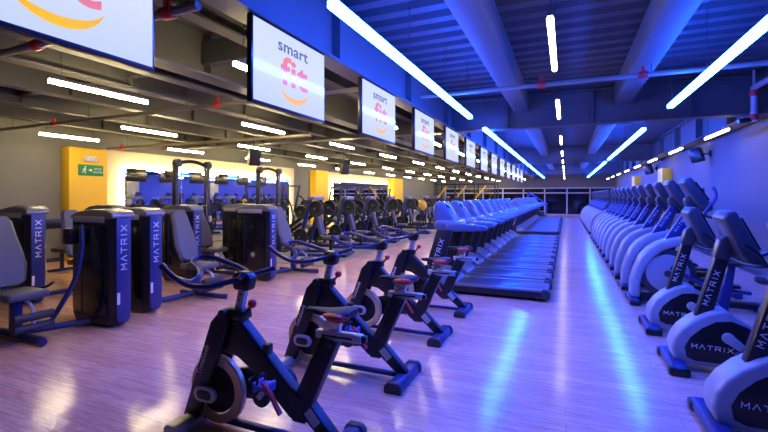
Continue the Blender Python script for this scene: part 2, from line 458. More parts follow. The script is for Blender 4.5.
# ================================================================== TREADMILLS
def treadmill():
    t = thing('treadmill', '', 'treadmill', (0, 0, 0), 0, 'treadmills in two lines along the aisle')
    base = MB().prism([(-1.0, .05), (-1.0, .15), (1.0, .15), (1.02, .12), (1.0, .05)], -.44, .44, 'y', .012)
    for x in (-.85, .85):
        for y in (-.36, .36): base.cyl((x, y, 0), (x, y, .06), .035, 10)
    base.build('deck_frame', M['frame'], t)
    for s in (-1, 1):
        MB().box(-.52, .97, min(s*.32, s*.44), max(s*.32, s*.44), .15, .185, .01).build('step_rail', M['rail'], t)
        MB().prism([(.93, .05), (.93, .2), (1.0, .195), (1.06, .13), (1.05, .05)], min(s*.31, s*.45), max(s*.31, s*.45), 'y', .015).build('end_cap', M['dgrey'], t)
    MB().box(-.55, .98, -.315, .315, .15, .172, .008).cyl((.985, -.31, .125), (.985, .31, .125), .045, 14).build('running_belt', M['belt'], t)
    MB().prism([(-1.02, .05), (-1.03, .24), (-.95, .335), (-.78, .36), (-.6, .29), (-.47, .19), (-.47, .05)], -.41, .41, 'y', .035, 3).build('motor_hood', M['hood'], t)
    for s in (-1, 1):
        a, b = sorted((s*.40, s*.46))
        u = MB().prism([(-1.03, .05), (-1.03, .28), (-.78, 1.10), (-.50, 1.10), (-.72, .28), (-.72, .05)], a, b, 'y', .012).build('upright', M['frame'], t)
        if s < 0:
            d = V((.25, 0, .82)).normalized()
            strokes('MATRIX', (-.765, -.4615, .68), d, (-d.z, 0, d.x), .07, 'lettering', u, wid=.95, gap=.45)
    MB().prism([(-.92, 1.46), (-.88, 1.56), (-.80, 1.60), (-.72, 1.55), (-.53, 1.25), (-.50, 1.16), (-.70, 1.10), (-.86, 1.16), (-.92, 1.32)], -.25, .25, 'y', .07, 4).build('console', M['console'], t)
    MB().prism([(-.88, 1.20), (-.80, 1.26), (-.50, 1.25), (-.40, 1.19), (-.40, 1.07), (-.70, 1.03), (-.84, 1.09)], -.40, .40, 'y', .05, 3).build('tray', M['console'], t)
    d = V((.18, 0, -.30)).normalized(); nn = V((.30, 0, .18)).normalized()
    c = V((-.65, 0, 1.405))
    b = MB(); b.box(-.14, .12, -.17, .17, -.01, .012, .008, mtx=Matrix.Translation(c+nn*.005) @ Matrix(((d.x, 0, nn.x), (0, 1, 0), (d.z, 0, nn.z))).to_4x4())
    b.build('display', M['screenoff'], t)
    for s in (-1, 1):
        a, b = sorted((s*.33, s*.45))
        MB().prism([(-.62, 1.20), (-.40, 1.22), (.02, 1.185), (.09, 1.15), (.06, 1.09), (-.36, 1.07), (-.66, 1.05)], a, b, 'y', .03, 3).build('handrail', M['console'], t)
    MB().box(-.44, -.24, -.30, .30, 1.08, 1.15, .02).build('front_grip', M['dgrey'], t)
    return t
tm = treadmill()
XT = -1.28
def place_tm(i, y, lb):
    if i == 0: tm.location = (XT, y, 0); tm['label'] = lb
    else: dup(tm, (XT, y, 0), lb)
n = 0
for j in range(10):
    place_tm(n, 7.52+1.04*j, '%s treadmill from the near end of the near line, grey console over black deck' % ORD[j]); n += 1
for j in range(13):
    place_tm(n, 19.6+1.04*j, '%s treadmill of the far line, counted from the gap between the lines' % ORD[j]); n += 1

# ================================================================== SPIN BIKES
def spin_bike():
    t = thing('spin_bike', '', 'exercise bike', (0, 0, 0), 0, 'spin bikes in a row before the treadmills')
    MB().prism([(-.63, .0), (-.63, .05), (-.60, .08), (-.53, .08), (-.50, .05), (-.50, 0)], -.27, .27, 'y', .01).build('front_foot', M['silver'], t)
    rf = MB().prism([(.55, .0), (.55, .05), (.575, .085), (.665, .085), (.69, .05), (.69, 0)], -.27, .27, 'y', .012).build('rear_foot', M['navy'], t)
    for s in (-1, 1):
        a, b = sorted((s*.225, s*.285)); MB().prism([(.54, 0), (.54, .06), (.57, .095), (.67, .095), (.70, .06), (.70, 0)], a, b, 'y', .012).build('rubber_cap', M['dgrey'], rf)
    for s in (-1, 1):
        a, b = sorted((s*.055, s*.095))
        f = MB().prism([(-.64, .05), (-.37, .78), (-.30, .85), (-.21, .82), (-.235, .70), (-.50, .05)], a, b, 'y', .012).build('fork_blade', M['frame'], t)
        if s < 0:
            d = V((.29, 0, .73)).normalized()
            font_text('Tomahawk', V((-.437, -.0955, .50))+V((-d.z, 0, d.x))*-.02, d, (-d.z, 0, d.x), .062, 'lettering', f, M['letter'], .01, .002, .24)
    # head shroud flowing into the sloping main tube
    MB().prism([(-.42, .66), (-.34, .80), (-.29, .86), (-.20, .86), (-.13, .79), (.28, .41), (.40, .35), (.40, .19), (.28, .20), (.0, .44), (-.17, .54), (-.30, .56)], -.052, .052, 'y', .022, 3).build('main_frame', M['frame'], t)
    MB().prism([(.26, .24), (.52, .78), (.64, .74), (.44, .30), (.40, .18), (.30, .18)], -.042, .042, 'y', .012).build('seat_tube', M['frame'], t)
    rs = MB().prism([(.30, .36), (.40, .36), (.67, .09), (.62, .05), (.56, .07), (.28, .30)], -.04, .04, 'y', .012).build('rear_stay', M['frame'], t)
    MB().box(-.055, .055, -.0425, .0425, -.035, .035, mtx=Matrix.Translation((.455, 0, .235)) @ Matrix.Rotation(.8, 4, 'Y')).build('label_plate', M['silver'], rs)
    MB().prism([(-.55, .03), (-.55, .07), (.6, .07), (.6, .03)], -.025, .025, 'y', .008).build('floor_bar', M['navy'], t)
    fw = MB().lathe([(.0, -.012), (.17, -.012), (.17, .012), (.0, .012)], 32, (-.385, 0, .262)).build('flywheel', M['iron'], t)
    MB().lathe([(.180, -.028), (.240, -.028), (.25, -.015), (.25, .015), (.240, .028), (.180, .028)], 40, (-.385, 0, .262)).build('rim', M['gold'], fw)
    def stad(cx, cz, l, r, ang, n=8):
        p = []
        for sgn, base in ((1, -PI/2), (-1, PI/2)):
            for i in range(n+1):
                a = base+PI*i/n; p.append((sgn*l+r*math.cos(a), r*math.sin(a)))
        return [(cx+u*math.cos(ang)-v*math.sin(ang), cz+u*math.sin(ang)+v*math.cos(ang)) for u, v in p]
    for s in (-1, 1):
        a, b = sorted((s*.094, s*.125)); cp = MB().prism(stad(-.40, .262, .045, .055, 0), a, b, 'y', .008).build('hub_cap', M['silver'], t)
        a, b = sorted((s*.12, s*.130)); MB().prism(stad(-.40, .262, .035, .033, 0), a, b, 'y', .003).build('cap_inset', M['black'], cp)
    gd = [(-.37+.11*math.cos(a), .262+.11*math.sin(a)) for a in [PI*.5+PI*i/10 for i in range(11)]]+[(.10+.13*math.cos(a), .34+.13*math.sin(a)) for a in [-PI*.5+PI*i/10 for i in range(11)]]
    MB().prism(gd, .098, .135, 'y', .01).build('chain_guard', M['black'], t)
    MB().cyl((.10, -.10, .34), (.10, .16, .34), .035, 14).cyl((.10, -.12, .34), (.10, -.095, .34), .07, 20).build('crank_axle', M['dgrey'], t)
    for s, tip in ((-1, (.20, .465)), (1, (0.0, .215))):
        dx, dz = tip[0]-.10, tip[1]-.34; px, pz = -dz*.11, dx*.11
        a, b = sorted((s*.125, s*.15))
        c = MB().prism([(.10+px, .34+pz), (.10-px, .34-pz), (tip[0]-px*.8, tip[1]-pz*.8), (tip[0]+px*.8, tip[1]+pz*.8)], a, b, 'y', .006).build('crank_arm', M['silver'], t)
        x, z = tip; a, b = sorted((s*.15, s*.25))
        p = MB().box(x-.05, x+.05, a, b, z-.015, z+.015, .008).box(x-.055, x-.035, a, b, z-.03, z+.03, .005).box(x+.035, x+.055, a, b, z-.03, z+.03, .005)
        p.build('pedal', M['blue'], t)
        pc = MB(); pc.tube([(x-.05, s*.17, z), (x-.10, s*.17, z+.03), (x-.10, s*.23, z+.03), (x-.05, s*.23, z)], .008, 6)
        pc.tube([(x-.02, s*.16, z+.02), (x-.02, s*.18, z+.07), (x-.02, s*.23, z+.07), (x-.02, s*.245, z+.02)], .008, 6); pc.build('toe_cage', M['black'], t)
        if s < 0:
            MB().tube([(x+.03, -.255, z+.05), (x+.09, -.26, z+.0), (x+.13, -.26, z-.06), (x+.17, -.26, z-.12)], .02, 8, flat=.6).build('toe_strap', M['red'], t)
        else:
            MB().tube([(x+.03, .255, z+.05), (x+.07, .26, z+.0), (x+.09, .26, z-.06)], .014, 8, flat=.6).build('toe_strap', M['black'], t)
    # handlebar post, clamp, knobs
    hp = MB().prism([(-.235, .80), (-.17, 1.05), (-.105, 1.05), (-.17, .80)], -.022, .022, 'y', .006).build('handlebar_post', M['silver'], t)
    MB().cyl((-.155, -.0235, .98), (-.155, .0235, .98), .008, 8).build('adjustment_hole', M['black'], hp); MB().cyl((-.17, -.0235, .935), (-.17, .0235, .935), .008, 8).build('adjustment_hole', M['black'], hp)
    MB().prism([(-.31, .80), (-.30, .875), (-.125, .875), (-.115, .80)], -.06, .06, 'y', .014).build('clamp_block', M['black'], t)
    MB().cyl((-.265, -.06, .845), (-.265, -.10, .845), .032, 12, .006).build('side_knob', M['black'], t)
    rk = MB().cyl((-.12, -.03, .84), (-.06, -.03, .90), .01, 8).build('resistance_lever', M['black'], t)
    MB().lathe([(0, 0), (.02, .0), (.032, .018), (.028, .045), (.012, .055), (0, .055)], 12, (-.045, -.03, .90), 'z').build('knob', M['red'], rk)
    MB().box(.05, .10, -.04, .02, .60, .66, .01).box(.06, .09, -.035, .015, .55, .61).build('bottle_clip', M['black'], t)
    st = MB().prism([(-.205, 1.01), (-.235, 1.09), (-.19, 1.14), (-.10, 1.145), (-.055, 1.10), (-.08, 1.01)], -.045, .045, 'y', .018, 3).build('stem', M['black'], t)
    hb = MB()
    # near side horn and the far side horn that curls back in a loop
    hb.tube([(-.12, -.01, 1.10), (-.19, -.11, 1.08), (-.30, -.19, 1.055), (-.46, -.205, 1.055), (-.60, -.205, 1.10), (-.71, -.20, 1.16)], .021, 10)
    hb.tube([(-.12, .01, 1.10), (-.19, .11, 1.09), (-.32, .19, 1.11), (-.50, .21, 1.15), (-.68, .21, 1.185), (-.76, .16, 1.18), (-.73, .08, 1.155), (-.60, .02, 1.12), (-.52, -.05, 1.085), (-.52, -.13, 1.058), (-.56, -.20, 1.085)], .021, 10)
    for s in (-1, 1): hb.tube([(.0, s*.17, 1.15), (-.06, s*.13, 1.13), (-.14, s*.04, 1.10)], .019, 8)
    hb.cyl((-.69, -.201, 1.15), (-.73, -.199, 1.172), .025, 10)
    hb.build('handlebar', M['bar'], t)
    # seat post, slider, saddle
    MB().prism([(.535, .72), (.575, .83), (.645, .83), (.605, .70)], -.026, .026, 'y', .006).build('seat_post', M['silver'], t)
    sl = MB().box(.47, .80, -.028, .028, .755, .81, .008).build('seat_slider', M['silver'], t)
    MB().box(.52, .74, -.0295, .0295, .775, .788).build('slider_slot', M['black'], sl)
    MB().box(.79, .83, -.02, .02, .76, .805, .008).build('slider_knob', M['black'], t)
    MB().cyl((.585, -.03, .74), (.585, -.075, .74), .024, 12, .005).build('seat_knob', M['black'], t)
    MB().box(.525, .63, -.0435, .0435, .685, .715, mtx=None).build('decal', M['red'], t) if False else None
    MB().prism([(.52, .80), (.55, .92), (.66, .92), (.64, .80)], -.02, .02, 'y', .004).build('saddle_clamp', M['chrome'], t)
    def sec(x, w, zt, zb, n=14):
        zc, h = (zt+zb)/2, (zt-zb)/2
        r = []
        for i in range(n):
            a = 2*PI*i/n; ca, sa = math.cos(a), math.sin(a)
            r.append((x, w*math.copysign(abs(ca)**.8, ca), zc+h*math.copysign(abs(sa)**.7, sa)))
        return r
    MB().loft([sec(.385, .012, .915, .895), sec(.40, .026, .925, .89), sec(.47, .032, .93, .885), (sec(.54, .05, .93, .88)), sec(.60, .085, .935, .875), sec(.66, .108, .945, .87), sec(.71, .10, .945, .88), sec(.735, .07, .935, .895)]).build('saddle', M['sad'], t).location = (0, 0, .02)
    for s in (-1, 1):
        MB().loft([[(x, s*(w*math.cos(2*PI*i/10)*.5+off+.012), .902+hh*math.sin(2*PI*i/10)) for i in range(10)] for x, w, off, hh in ((.55, .02, .052, .008), (.60, .06, .068, .022), (.66, .08, .078, .03), (.71, .07, .072, .026), (.735, .03, .05, .012))]).build('saddle_insert', M['red'], t).location = (0, 0, .02)
    return t
sb = spin_bike()
bl = ['nearest spin bike in the row, full view with red strap on its pedal', 'spin bike behind the front one, second in the row',
      'third spin bike in the row, before the near treadmill', 'fourth spin bike in the row, beside the near treadmill deck']
bl[0] = 'black spin bike with cream flywheel at the very front of the row'
for j in range(4):
    o = (-1.97, 2.36+1.21*j, 0)
    if j == 0: sb.location = o; sb['label'] = bl[j]
    else: dup(sb, o, bl[j])

# ================================================================== UPRIGHT BIKES (pale wall side)
def upright_bike():
    t = thing('upright_bike', '', 'exercise bike', (0, 0, 0), 0, 'upright bikes with grey shells')
    ff = MB().box(-.06, .09, -.30, .30, .01, .10, .03, 3).build('front_foot', M['navy'], t)
    for s in (-1, 1):
        a, b = sorted((s*.20, s*.32)); MB().box(-.075, .10, a, b, 0, .085, .025, 3).build('rubber_cap', M['black'], ff)
    pts = [(.0, .10), (-.02, .20), (.0, .30), (.06, .40), (.15, .49), (.26, .56), (.37, .605), (.44, .60), (.47, .55), (.58, .49), (.70, .40), (.76, .28), (.74, .12), (.64, .07), (.1, .07)]
    sh = MB().prism(pts, -.13, .13, 'y', .03, 3).build('shell', M['shell'], t)
    for s in (-1, 1):
        ins = [(.10, .14), (.085, .235), (.13, .33), (.22, .425), (.33, .50), (.45, .515), (.57, .47), (.69, .385), (.74, .28), (.725, .11), (.17, .11)]
        a, b = sorted((s*.125, s*.136))
        p = MB().prism(ins, a, b, 'y', .008).build('side_panel', M['black'], t)
        if s < 0:
            strokes('MATRIX', (.30, -.1365, .25), (1, 0, -.03), (.03, 0, 1), .037, 'lettering', p, gap=.55, wid=1.1)
        a, b = sorted((s*.13, s*.165))
        x0, z0, x1, z1 = (.42, .36, .56, .25) if s < 0 else (.42, .36, .28, .47)
        MB().cyl((x0, s*.12, z0), (x0, s*.17, z0), .05, 18, .006).prism([(x0-.03, z0-.035), (x0+.03, z0+.035), (x1+.02, z1+.025), (x1-.02, z1-.025)], a, b, 'y', .01).build('crank_arm', M['silver'], t)
        a, b = sorted((s*.17, s*.27))
        MB().box(x1-.06, x1+.06, a, b, z1-.02, z1+.02, .012).build('pedal', M['black'], t)
    MB().prism([(.50, .03), (.50, .09), (1.20, .09), (1.20, .03)], -.06, .06, 'y', .012).build('base_rail', M['frame'], t)
    MB().box(1.10, 1.22, -.28, .28, .0, .09, .025).build('rear_foot', M['navy'], t)
    m = MB().prism([(.18, .48), (.36, 1.14), (.42, 1.24), (.48, 1.19), (.33, .54)], -.05, .05, 'y', .014).build('mast', M['frame'], t)
    d = V((.195, 0, .66)).normalized()
    strokes('MATRIX', (.315, -.051, .80), d, (-d.z, 0, d.x), .042, 'lettering', m, gap=.6)
    MB().prism([(.33, 1.09), (.38, 1.27), (.47, 1.33), (.54, 1.22), (.44, 1.07)], -.065, .065, 'y', .02, 3).build('neck', M['mono'], t)
    MB().prism([(.37, 1.47), (.41, 1.545), (.47, 1.545), (.68, 1.10), (.66, 1.05), (.58, 1.04), (.50, 1.12)], -.19, .19, 'y', .028, 3).build('console', M['mono'], t)
    c = V((.585, 0, 1.335)); d = V((.21, 0, -.445)).normalized(); nn = V((.445, 0, .21)).normalized()
    MB().box(-.16, .16, -.15, .15, -.01, .008, .005, mtx=Matrix.Translation(c) @ Matrix(((d.x, 0, nn.x), (0, 1, 0), (d.z, 0, nn.z))).to_4x4()).build('display', M['screenoff'], t)
    h = MB()
    for s in (-1, 1):
        h.tube([(.46, s*.03, 1.10), (.54, s*.14, 1.06), (.66, s*.24, 1.06), (.84, s*.25, 1.12), (.90, s*.22, 1.16)], .02, 8)
        h.tube([(.66, s*.24, 1.06), (.60, s*.26, 1.16), (.50, s*.24, 1.24)], .018, 8)
    h.build('handlebar', M['black'], t)
    MB().prism([(.66, .10), (.80, .86), (.88, .86), (.78, .10)], -.04, .04, 'y', .012).build('seat_post', M['navy'], t)
    def sec(x, w, zt, zb, n=14):
        zc, hh = (zt+zb)/2, (zt-zb)/2
        return [(x, w*math.cos(2*PI*i/n), zc+hh*math.sin(2*PI*i/n)) for i in range(n)]
    MB().loft([sec(.66, .02, .92, .88), sec(.69, .05, .94, .86), sec(.76, .08, .95, .85), sec(.85, .14, .96, .84), sec(.93, .15, .97, .85), sec(.98, .11, .96, .88)]).build('saddle', M['dgrey'], t)
    return t
ub = upright_bike()
ul = ['grey and black upright bike nearest the camera, cut off by the picture edge', 'second grey and black upright bike, tall console leaning over it',
      'third grey and black upright bike, right before the first elliptical machine']
for j in range(3):
    o = (.96, 3.74+1.24*j, 0)
    if j == 0: ub.location = o; ub['label'] = ul[j]
    else: dup(ub, o, ul[j])

# ================================================================== ELLIPTICAL MACHINES
def elliptical():
    t = thing('elliptical_machine', '', 'elliptical trainer', (0, 0, 0), 0, 'elliptical machines in two lines by the pale wall')
    ff = MB().box(-.04, .09, -.29, .29, .01, .10, .03, 3).build('front_foot', M['navy'], t)
    for s in (-1, 1):
        a, b = sorted((s*.22, s*.31)); MB().box(-.05, .10, a, b, 0, .085, .025, 3).build('rubber_cap', M['black'], ff)
    out = [(-.02, .10), (-.01, .35), (.04, .55), (.12, .74), (.22, .87), (.34, .96), (.50, 1.03), (.74, 1.09)]
    inn = [(.78, .97), (.54, .90), (.40, .83), (.29, .73), (.20, .60), (.14, .45), (.11, .30), (.11, .10)]
    MB().prism(out+inn, -.17, .17, 'y', .035, 3).build('arched_shell', M['shell'], t)
    dr = MB().cyl((.47, -.13, .50), (.47, .13, .50), .37, 36, .02).build('drive_housing', M['dgrey'], t)
    for s in (-1, 1):
        MB().lathe([(.0, s*.13), (.0, s*.152), (.24, s*.148), (.285, s*.135), (.285, s*.125)], 36, (.47, 0, .50)).build('disc_cover', M['shell'], dr)
        MB().cyl((.47, s*.14, .50), (.47, s*.17, .50), .05, 14, .006).build('hub', M['dgrey'], dr)
    MB().prism([(.08, .04), (.08, .16), (1.66, .12), (1.66, .04)], -.09, .09, 'y', .02).build('base_rail', M['frame'], t)
    MB().box(1.56, 1.68, -.28, .28, 0, .10, .03).build('rear_foot', M['navy'], t)
    m = MB().prism([(.40, .85), (.47, 1.05), (.80, 1.62), (.88, 1.58), (.64, 1.02), (.56, .80)], -.06, .06, 'y', .016).build('mast', M['navy'], t)
    d = V((.36, 0, .60)).normalized()
    strokes('MATRIX', (.655, -.0615, 1.27), d, (-d.z, 0, d.x), .036, 'lettering', m, gap=.6)
    MB().prism([(.72, 1.50), (.70, 1.63), (.77, 1.70), (.90, 1.62), (.86, 1.50)], -.08, .08, 'y', .025, 3).build('neck', M['mono'], t)
    MB().prism([(.66, 1.88), (.70, 1.955), (.76, 1.96), (1.03, 1.52), (1.02, 1.46), (.94, 1.44), (.80, 1.58)], -.19, .19, 'y', .03, 3).build('console', M['mono'], t)
    c = V((.905, 0, 1.755)); d = V((.27, 0, -.44)).normalized(); nn = V((.44, 0, .27)).normalized()
    MB().box(-.16, .16, -.15, .15, -.01, .008, .005, mtx=Matrix.Translation(c) @ Matrix(((d.x, 0, nn.x), (0, 1, 0), (d.z, 0, nn.z))).to_4x4()).build('display', M['screenoff'], t)
    for s in (-1, 1):
        MB().tube([(.62, s*.20, .42), (.70, s*.25, .80), (.78, s*.29, 1.15), (.90, s*.31, 1.45), (1.02, s*.30, 1.66), (1.0, s*.26, 1.80)], .024, 8).build('moving_arm', M['navy'], t)
        MB().tube([(.50, s*.19, .42 if s > 0 else .60), (.95, s*.21, .36), (1.45, s*.21, .30)], .028, 8).build('pedal_link', M['navy'], t)
        a, b = sorted((s*.13, s*.29)); MB().box(.95, 1.32, a, b, .36, .41, .018).build('foot_plate', M['black'], t)
        MB().tube([(.80, s*.09, 1.52), (.95, s*.16, 1.38), (1.10, s*.17, 1.36)], .018, 8).build('fixed_grip', M['black'], t)
    return t
el = elliptical()
n = 0
def place_el(y, lb):
    global n
    if n == 0: el.location = (.95, y, 0); el['label'] = lb
    else: dup(el, (.95, y, 0), lb)
    n += 1
for j in range(11):
    place_el(7.72+1.09*j, '%s elliptical machine after the upright bikes, pale arched shell toward the aisle' % ORD[j])
for j in range(12):
    place_el(20.9+1.09*j, '%s elliptical machine of the far line, counted from the gap between the lines' % ORD[j])

# ================================================================== WEIGHT-STACK MACHINES
def weight_machine(label, loc, rz, bench=(-.4, -.78), brz=0, arm=True, seatz=.52, name='weight_machine'):
    t = thing(name, label, 'weight machine', (*loc, 0), rz, 'black weight stack machines with tall shrouds')
    hx, hy = .42, .145
    prof = [(-hx, -.08), (-hx+.05, -hy), (hx-.06, -hy), (hx, -.10), (hx, .10), (hx-.06, hy), (-hx+.05, hy), (-hx, .08)]
    b = MB()
    # shroud narrows at the foot
    def ring(z, s): return [(u*s, v*s, z) for u, v in prof]
    b.loft([ring(.03, .86), ring(.07, .92), ring(.13, .97), ring(.22, 1.0), ring(1.38, 1.0)])
    b.build('shroud', M['black'], t)
    for s in (-1, 1):
        a, c = sorted((s*hy, s*(hy+.006)))
        w = MB().box(-hx+.07, hx-.10, a, c, .16, 1.30, .004).build('smoked_window', M['tint'], t)
    MB().box(-hx+.24, -hx+.25, -hy-.010, -hy, .12, 1.34).build('window_edge', M['dgrey'], t)
    # narrow face with the vertical lettering
    sp = MB().prism([(-.095, .20), (-.085, .10), (-.06, .06), (.06, .06), (.085, .10), (.095, .20), (.095, 1.40), (-.095, 1.40)], hx-.005, hx+.012, 'x', .006).build('side_panel', M['navy'], t)
    strokes('MATRIX', (hx+.0125, 0, 1.02), (0, 0, 1), (0, -1, 0), .072, 'lettering', sp, gap=.55, wid=.95)
    MB().box(hx+.011, hx+.014, -.088, -.05, .30, .45).build('white_sticker', M['white'], sp)
    # curved silver cap
    cp = [(-hx-.01, 1.39), (-hx+.03, 1.43), (-hx+.14, 1.475), (0, 1.51), (hx-.12, 1.505), (hx, 1.47), (hx+.02, 1.41), (hx-.02, 1.39)]
    MB().prism(cp, -hy-.012, hy+.012, 'y', .02, 3).build('top_cap', M['capm'], t)
    MB().box(-hx+.09, hx-.14, -hy-.016, -hy, 1.34, 1.42, .006).build('instruction_panel', M['silver'], t)
    # frame on the floor and seat
    bx, by = bench
    f = MB()
    f.tube([(0, 0, .06), (bx*.5, by*.55, .06), (bx, by, .06)], .04, 8)
    f.tube([(bx-.35, by, .05), (bx+.45, by, .05), (bx+.62, by*1.05, .05)], .04, 8)
    f.box(bx-.05, bx+.05, by-.05, by+.05, .05, seatz-.04, .01)
    f.build('frame', M['navy'], t)
    R = Matrix.Translation((bx, by, 0)) @ Matrix.Rotation(brz, 4, 'Z')
    MB().box(-.16, .30, -.21, .21, seatz-.04, seatz+.05, .035, 3, mtx=R).build('seat', M['pad'], t)
    bk = R @ Matrix.Translation((-.16, 0, seatz+.08)) @ Matrix.Rotation(-.33, 4, 'Y')
    bp = MB().loft([[bk @ V((x, w*c1, z)) for x, c1 in ((-.05, -.85), (.02, -1), (.05, -.8), (.05, .8), (.02, 1), (-.05, .85))] for z, w in ((0, .12), (.04, .18), (.25, .225), (.45, .20), (.62, .17), (.80, .15), (.86, .11))]).build('backrest', M['pad'], t)
    s = MB().box(-.10, -.05, -.04, .04, -.10, .70, .008, mtx=bk); s.build('back_support', M['frame'], t)
    for sgn in (-1, 1):
        MB().tube([R @ V((-.10, sgn*.20, seatz)), R @ V((.10, sgn*.27, seatz+.05)), R @ V((.24, sgn*.27, seatz+.12))], .018, 8).build('hand_grip', M['black'], t)
    rl = MB()
    for z in (.18, .30): rl.cyl(R @ V((.36, -.20, z)), R @ V((.36, .20, z)), .05, 12, .012)
    rl.build('roller_pad', M['dgrey'], t)
    MB().tube([R @ V((.22, .0, seatz-.06)), R @ V((.34, .0, .38)), R @ V((.36, 0, .18))], .022, 8).build('roller_arm', M['silver'], t)
    if arm:
        MB().tube([(-.02, -hy-.10, 1.30), (.08, -hy-.16, 1.0), (.06, -hy-.22, .66), (-.06, -hy-.30, .36), (-.22, -hy-.36, .10)], .026, 8, flat=1.3).build('curved_guide', M['navy'], t)
        MB().box(-.36, -.20, -hy-.14, -hy-.02, 1.05, 1.26, .03).cyl((-.24, -hy-.02, 1.24), (-.02, -hy-.02, 1.24), .022, 10).build('head_pad', M['black'], t)
    return t
weight_machine('leg machine with a grey high backed seat and curved blue guide, by the picture edge', (-5.64, 3.62), 0, (-.32, -.80), 0, True)
weight_machine('weight tower machine close behind the leg machine, its grey bench past the tower', (-5.84, 4.24), 0, (.16, .97), 0, False)
weight_machine('weight tower behind the pale angled bench, half hidden by it', (-6.95, 6.0), 0, (-.1, .86), 0, False)
weight_machine('black weight tower at the walkway with an oval badge, before the cable frames', (-5.74, 6.75), 0, (.18, 1.02), 0, False)
weight_machine('dark weight tower hidden behind the one with the oval badge', (-6.7, 7.35), 0, (-.6, .75), 0, False)
weight_machine('weight tower standing alone behind the high backed leg machine seat', (-7.95, 3.85), 0, (.15, .85), 0, False)
weight_machine('weight tower with pale cap below the grey wall', (-9.0, 4.4), 0, (-.9, -.1), 0, False)
weight_machine('weight tower with pale cap below the green exit sign', (-8.3, 5.4), 0, (.0, .9), 0, False)
w = [o for o in bpy.data.objects if o.get('label', '').startswith('black weight tower at the walkway')][0]
MB().lathe([(0, -.004), (.05, -.003), (.05, 0), (0, 0)], 20, (.05, -.152, .52)).build('oval_badge', M['silver'], w)

# ================================================================== CABLE FRAMES
def cable_frame():
    t = thing('cable_frame', '', 'cable machine', (0, 0, 0), 0, 'arched cable frames before the first mirror')
    for s in (-1, 1):
        MB().box(-.055, .055, s*.45-.045, s*.45+.045, 0, 2.42, .012).build('upright', M['frame'], t)
        MB().cyl((-.02, s*.45-.02*s, 2.42), (.10, s*.45-.02*s, 2.42), .09, 16, .01).build('pulley', M['dgrey'], t)
        MB().cyl((.09, s*.36, .5), (.09, s*.36, 2.36), .008, 6).build('guide_rod', M['chrome'], t)
        MB().box(-.18, .05, s*.45-.14, s*.45+.14, .04, 1.15, .02).build('stack_shroud', M['black'], t)
        MB().box(.06, .12, s*.45-.03, s*.45+.03, 1.05, 1.20, .01).build('carriage', M['silver'], t)
    MB().tube([(0, -.45, 2.36), (0, -.28, 2.44), (0, 0, 2.48), (0, .28, 2.44), (0, .45, 2.36)], .04, 8).build('arch', M['frame'], t)
    MB().box(-.35, .35, -.55, -.35, 0, .05, .01).box(-.35, .35, .35, .55, 0, .05, .01).box(-.06, .06, -.45, .45, 0, .06, .01).build('base', M['frame'], t)
    MB().cyl((.12, -.32, 1.45), (.12, .32, 1.45), .014, 8).build('pull_bar', M['chrome'], t)
    return t
cf = cable_frame(); cf.location = (-8.0, 7.2, 0); cf['label'] = 'black arched cable frame closest to the green exit sign'
dup(cf, (-8.0, 9.95, 0), 'black arched cable frame standing behind the badge bearing weight tower')

# ================================================================== PLATE-LOADED MACHINES on the rubber floor
PL = []
def plate(x, y, z, ax='y', r=.22, host='machines'):
    """a loaded disc is a thing of its own"""
    lb = {'machines': 'black iron weight plate on the horn of a plate loaded machine', 'racks': 'black iron weight plate on a barbell in a rack'}[host]
    key = 'y'
    if not PL:
        o = MB().lathe([(.025, -.02), (.07, -.02), (.08, -.012), (.17, -.012), (.185, -.022), (.215, -.022), (.22, -.015), (.22, .015), (.215, .022), (.185, .022), (.17, .012), (.08, .012), (.07, .02), (.025, .02)], 24).build('weight_plate', M['iron'])
        PL.append(o)
    else:
        o = PL[0].copy(); C.objects.link(o)
    o.location = (x, y, z); o.scale = (r/.22, 1, r/.22)
    tag(o, lb, 'weight plate', 'weight plates loaded on the %s' % host)
def plate_press(name='plate_loaded_press'):
    t = thing(name, '', 'plate machine', (0, 0, 0), 0, 'plate loaded machines on the rubber floor')
    f = MB(); f.box(-.75, .75, -.45, -.37, .0, .08, .01).box(-.75, .75, .37, .45, .0, .08, .01).box(-.75, -.67, -.45, .45, 0, .08, .01).box(.67, .75, -.45, .45, 0, .08, .01)
    f.build('base_frame', M['navy'], t)
    for s in (-1, 1):
        MB().prism([(-.72, .06), (-.62, .06), (-.20, 1.62), (-.32, 1.62)], s*.40-.03, s*.40+.03, 'y', .01).build('upright', M['navy'], t)
        MB().tube([(-.26, s*.40, 1.50), (.05, s*.44, 1.25), (.30, s*.40, 1.02), (.42, s*.30, .98)], .03, 8).build('press_arm', M['frame'], t)
        MB().cyl((-.05, s*.40, 1.32), (-.05, s*.66, 1.32), .025, 10).build('plate_horn', M['chrome'], t)
        MB().cyl((-.52, s*.40, .55), (-.52, s*.62, .55), .025, 10).build('storage_horn', M['chrome'], t)
    MB().box(-.36, -.16, -.43, .43, 1.55, 1.66, .015).build('top_bar', M['hood'], t)
    MB().box(-.02, .40, -.18, .18, .45, .54, .03, 3).build('seat', M['pad'], t)
    MB().box(.14, .22, -.04, .04, .06, .46, .01).build('seat_post', M['frame'], t)
    MB().box(-.05, .05, -.16, .16, 0, .78, .03, 3, mtx=Matrix.Translation((-.06, 0, .56)) @ Matrix.Rotation(-.25, 4, 'Y')).build('backrest', M['pad'], t)
    MB().box(-.50, .18, -.04, .04, .22, .30, .01).build('spine', M['frame'], t)
    return t
